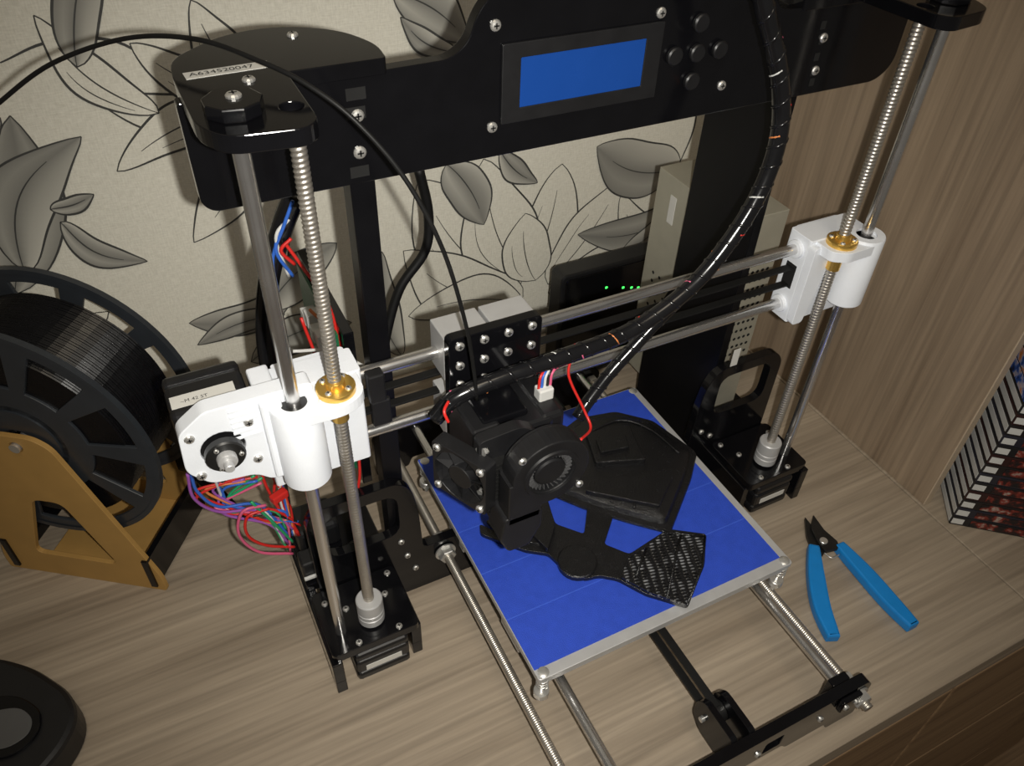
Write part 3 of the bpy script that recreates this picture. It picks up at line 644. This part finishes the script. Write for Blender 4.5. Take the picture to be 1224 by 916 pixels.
# ================================================================= ROUTER
RT=empty('wifi_router',(225,340,-80))
a=onp(672,332,1,345);b=onp(797,310,1,345)
x0=a.x;x1=b.x;zt=a.z
prism('router_case',RT,PLA,rpoly([(x0,-80),(x1,-80),(x1,zt),(x0,zt)],7),'y',345,368,bev=2)
prism('router_face',RT,ACR,rpoly([(x0+5,-70),(x1-5,-70),(x1-5,zt-5),(x0+5,zt-5)],5),'y',343.5,346,bev=.6)
for u in (725,745,755,763): p=onp(u,344,1,343);box('status_led',RT,LED,p.x-1.2,p.x+1.2,342.9,343.6,p.z-1,p.z+1,0)
box('router_stand',RT,PLA,x0+15,x1-15,330,385,-80,-74,2)
# ================================================================= PLIERS
PL=empty('wire_cutters',(330,10,-80))
def g(u,v): p=onp(u,v,2,-74);return Vector((p.x,p.y))
def handle(n,l,w):
    P=[g(*q) for q in l];P3=catmull([Vector((p.x,p.y,0)) for p in P],8);L=[];Rr=[];N=len(P3)
    for i,p in enumerate(P3):
        t=(P3[min(i+1,N-1)]-P3[max(i-1,0)]).normalized();q=Vector((-t.y,t.x,0));ww=w[0]+(w[1]-w[0])*math.sin(math.pi*min(1,i/(N-1)*.95))**.8
        L.append(p+q*ww);Rr.append(p-q*ww)
    out=[Vector((p.x,p.y)) for p in L+Rr[::-1]]
    prism(n,PL,HAN,rpoly(out,1),'z',-79.6,-69.5,bev=2.0)
handle('left_grip',[(972,654),(975,690),(982,728),(996,764)],(4.6,7.6))
handle('right_grip',[(1002,652),(1032,684),(1062,718),(1092,750)],(4.6,7.6))
j1=[g(962,618),g(970,628),g(980,640),g(990,652),g(984,664),g(970,655),g(964,640)]
j2=[g(971,618),g(984,636),g(1000,650),g(1002,658),g(985,662),g(976,650),g(968,634)]
prism('jaw_a',PL,DRK,rpoly(j1,2),'z',-77.5,-73.5,bev=.5);prism('jaw_b',PL,DRK,rpoly(j2,2),'z',-74.5,-70.5,bev=.5)
c=g(983,650);cyl('pivot_rivet',PL,ZNC,(c.x,c.y,-71),(c.x,c.y,-69),3.6)
tube('return_spring',PL,ZNC,[(g(985,662).x,g(985,662).y,-73),(g(994,668).x,g(994,668).y,-73),(g(1003,664).x,g(1003,664).y,-73)],.6)
# ================================================================= HEADPHONE
HP=empty('headphones',(-345,160,-80))
hc=poly_on(-60,[(-120,860),(-60,800),(0,790),(45,803),(88,832),(98,862),(80,900),(40,945),(-30,980),(-110,950)])
prism('ear_cup',HP,PLA,rpoly(hc,12),'z',-79.8,-52,bev=4)
hd=poly_on(-52,[(-60,870),(-20,835),(25,832),(52,852),(48,880),(20,905),(-30,915)])
prism('ear_cup_badge_ring',HP,ACR,rpoly(hd,14),'z',-52,-49.5,bev=.8)
he=poly_on(-49,[(-40,872),(-10,850),(25,845),(40,860),(35,878),(10,895),(-25,898)])
prism('ear_cup_badge',HP,mat('dark_grey_badge',(.09,.09,.09),.5,noise=(80,.1)),rpoly(he,10),'z',-49.5,-48.8,bev=.3)
# ================================================================= BOOKS
BK=empty('book_stack',(520,40,-80))
bc=[(.012,.012,.014),(.02,.02,.03),(.015,.012,.012),(.03,.01,.01)]
BM=[mat('book_cover_%d'%i,c,.35,noise=(80,.3)) for i,c in enumerate(bc)]
def art(n,cols):
    m=mat(n,cols[0],.4);nt=m.node_tree;p=nt.nodes['Principled BSDF'];tc=nt.nodes.new('ShaderNodeTexCoord')
    nz=nt.nodes.new('ShaderNodeTexNoise');nz.inputs['Scale'].default_value=110;nz.inputs['Detail'].default_value=3;nt.links.new(tc.outputs['Object'],nz.inputs['Vector'])
    cr=nt.nodes.new('ShaderNodeValToRGB');cr.color_ramp.elements[0].position=.35;cr.color_ramp.elements[0].color=(*cols[0],1);cr.color_ramp.elements[1].position=.68;cr.color_ramp.elements[1].color=(*cols[-1],1)
    for i,c in enumerate(cols[1:-1]): cr.color_ramp.elements.new(.35+.33*(i+1)/(len(cols)-1)).color=(*c,1)
    nt.links.new(nz.outputs['Fac'],cr.inputs[0]);nt.links.new(cr.outputs[0],p.inputs['Base Color']);return m
BL=art('cover_art_blue',[(.01,.02,.08),(.03,.10,.40),(.5,.45,.5),(.6,.2,.05)])
OR=art('cover_art_orange',[(.02,.02,.06),(.4,.12,.03),(.6,.5,.2),(.1,.05,.3)])
RD=art('cover_art_red',[(.01,.01,.012),(.03,.01,.01),(.22,.03,.02),(.4,.35,.3)])
KEY=mat('spine_white',(.62,.62,.60),.5,noise=(80,.05))
for i in range(18):
    T=11.2;z0=-80+i*11.8;a=40;pv=(441,6,0)
    box('book_cover',BK,BM[i%4],441,556,6,170,z0,z0+T,.6,rot=-a,piv=pv)
    if i<13:
        box('spine_band',BK,KEY,440.6,441.2,8,60,z0+2.2,z0+T-2.6,0,rot=-a,piv=pv)
        box('spine_band_front',BK,KEY,442,452,5.6,6.1,z0+2.2,z0+T-2.6,0,rot=-a,piv=pv)
        box('spine_title',BK,RD,458,530,5.6,6.1,z0+2,z0+T-2,0,rot=-a,piv=pv)
    else:
        box('spine_band',BK,BL,440.6,441.2,8,60,z0+.6,z0+T-.6,0,rot=-a,piv=pv)
        box('spine_title',BK,(OR,BL)[i%2],442,530,5.6,6.1,z0+1,z0+T-1,0,rot=-a,piv=pv)
flush()
# ================================================================= LIGHT
w=bpy.data.worlds.new('world');scn.world=w;w.use_nodes=True;bg=w.node_tree.nodes['Background'];bg.inputs[0].default_value=(1.0,.91,.78,1);bg.inputs[1].default_value=.09
ld=bpy.data.lights.new('camera_flash','SPOT');ld.energy=13.5;ld.shadow_soft_size=.004;ld.color=(1,.965,.89);ld.spot_size=math.radians(97);ld.spot_blend=1.0
lo=bpy.data.objects.new('camera_flash',ld);COL.objects.link(lo)
off=m3@Vector((.024,-.006,.0));lo.matrix_world=Matrix.Translation(cam.matrix_world.translation+off)@m3.to_4x4()
ad=bpy.data.lights.new('ceiling_lamp','AREA');ad.energy=4.5;ad.size=.5;ad.color=(1,.86,.66)
ao=bpy.data.objects.new('ceiling_lamp',ad);COL.objects.link(ao);ao.location=(-.1,-.7,1.9)
ao.rotation_euler=(Vector((.1,.15,.1))-ao.location).to_track_quat('-Z','Y').to_euler()
scn.view_settings.view_transform='Standard';scn.view_settings.look='None'
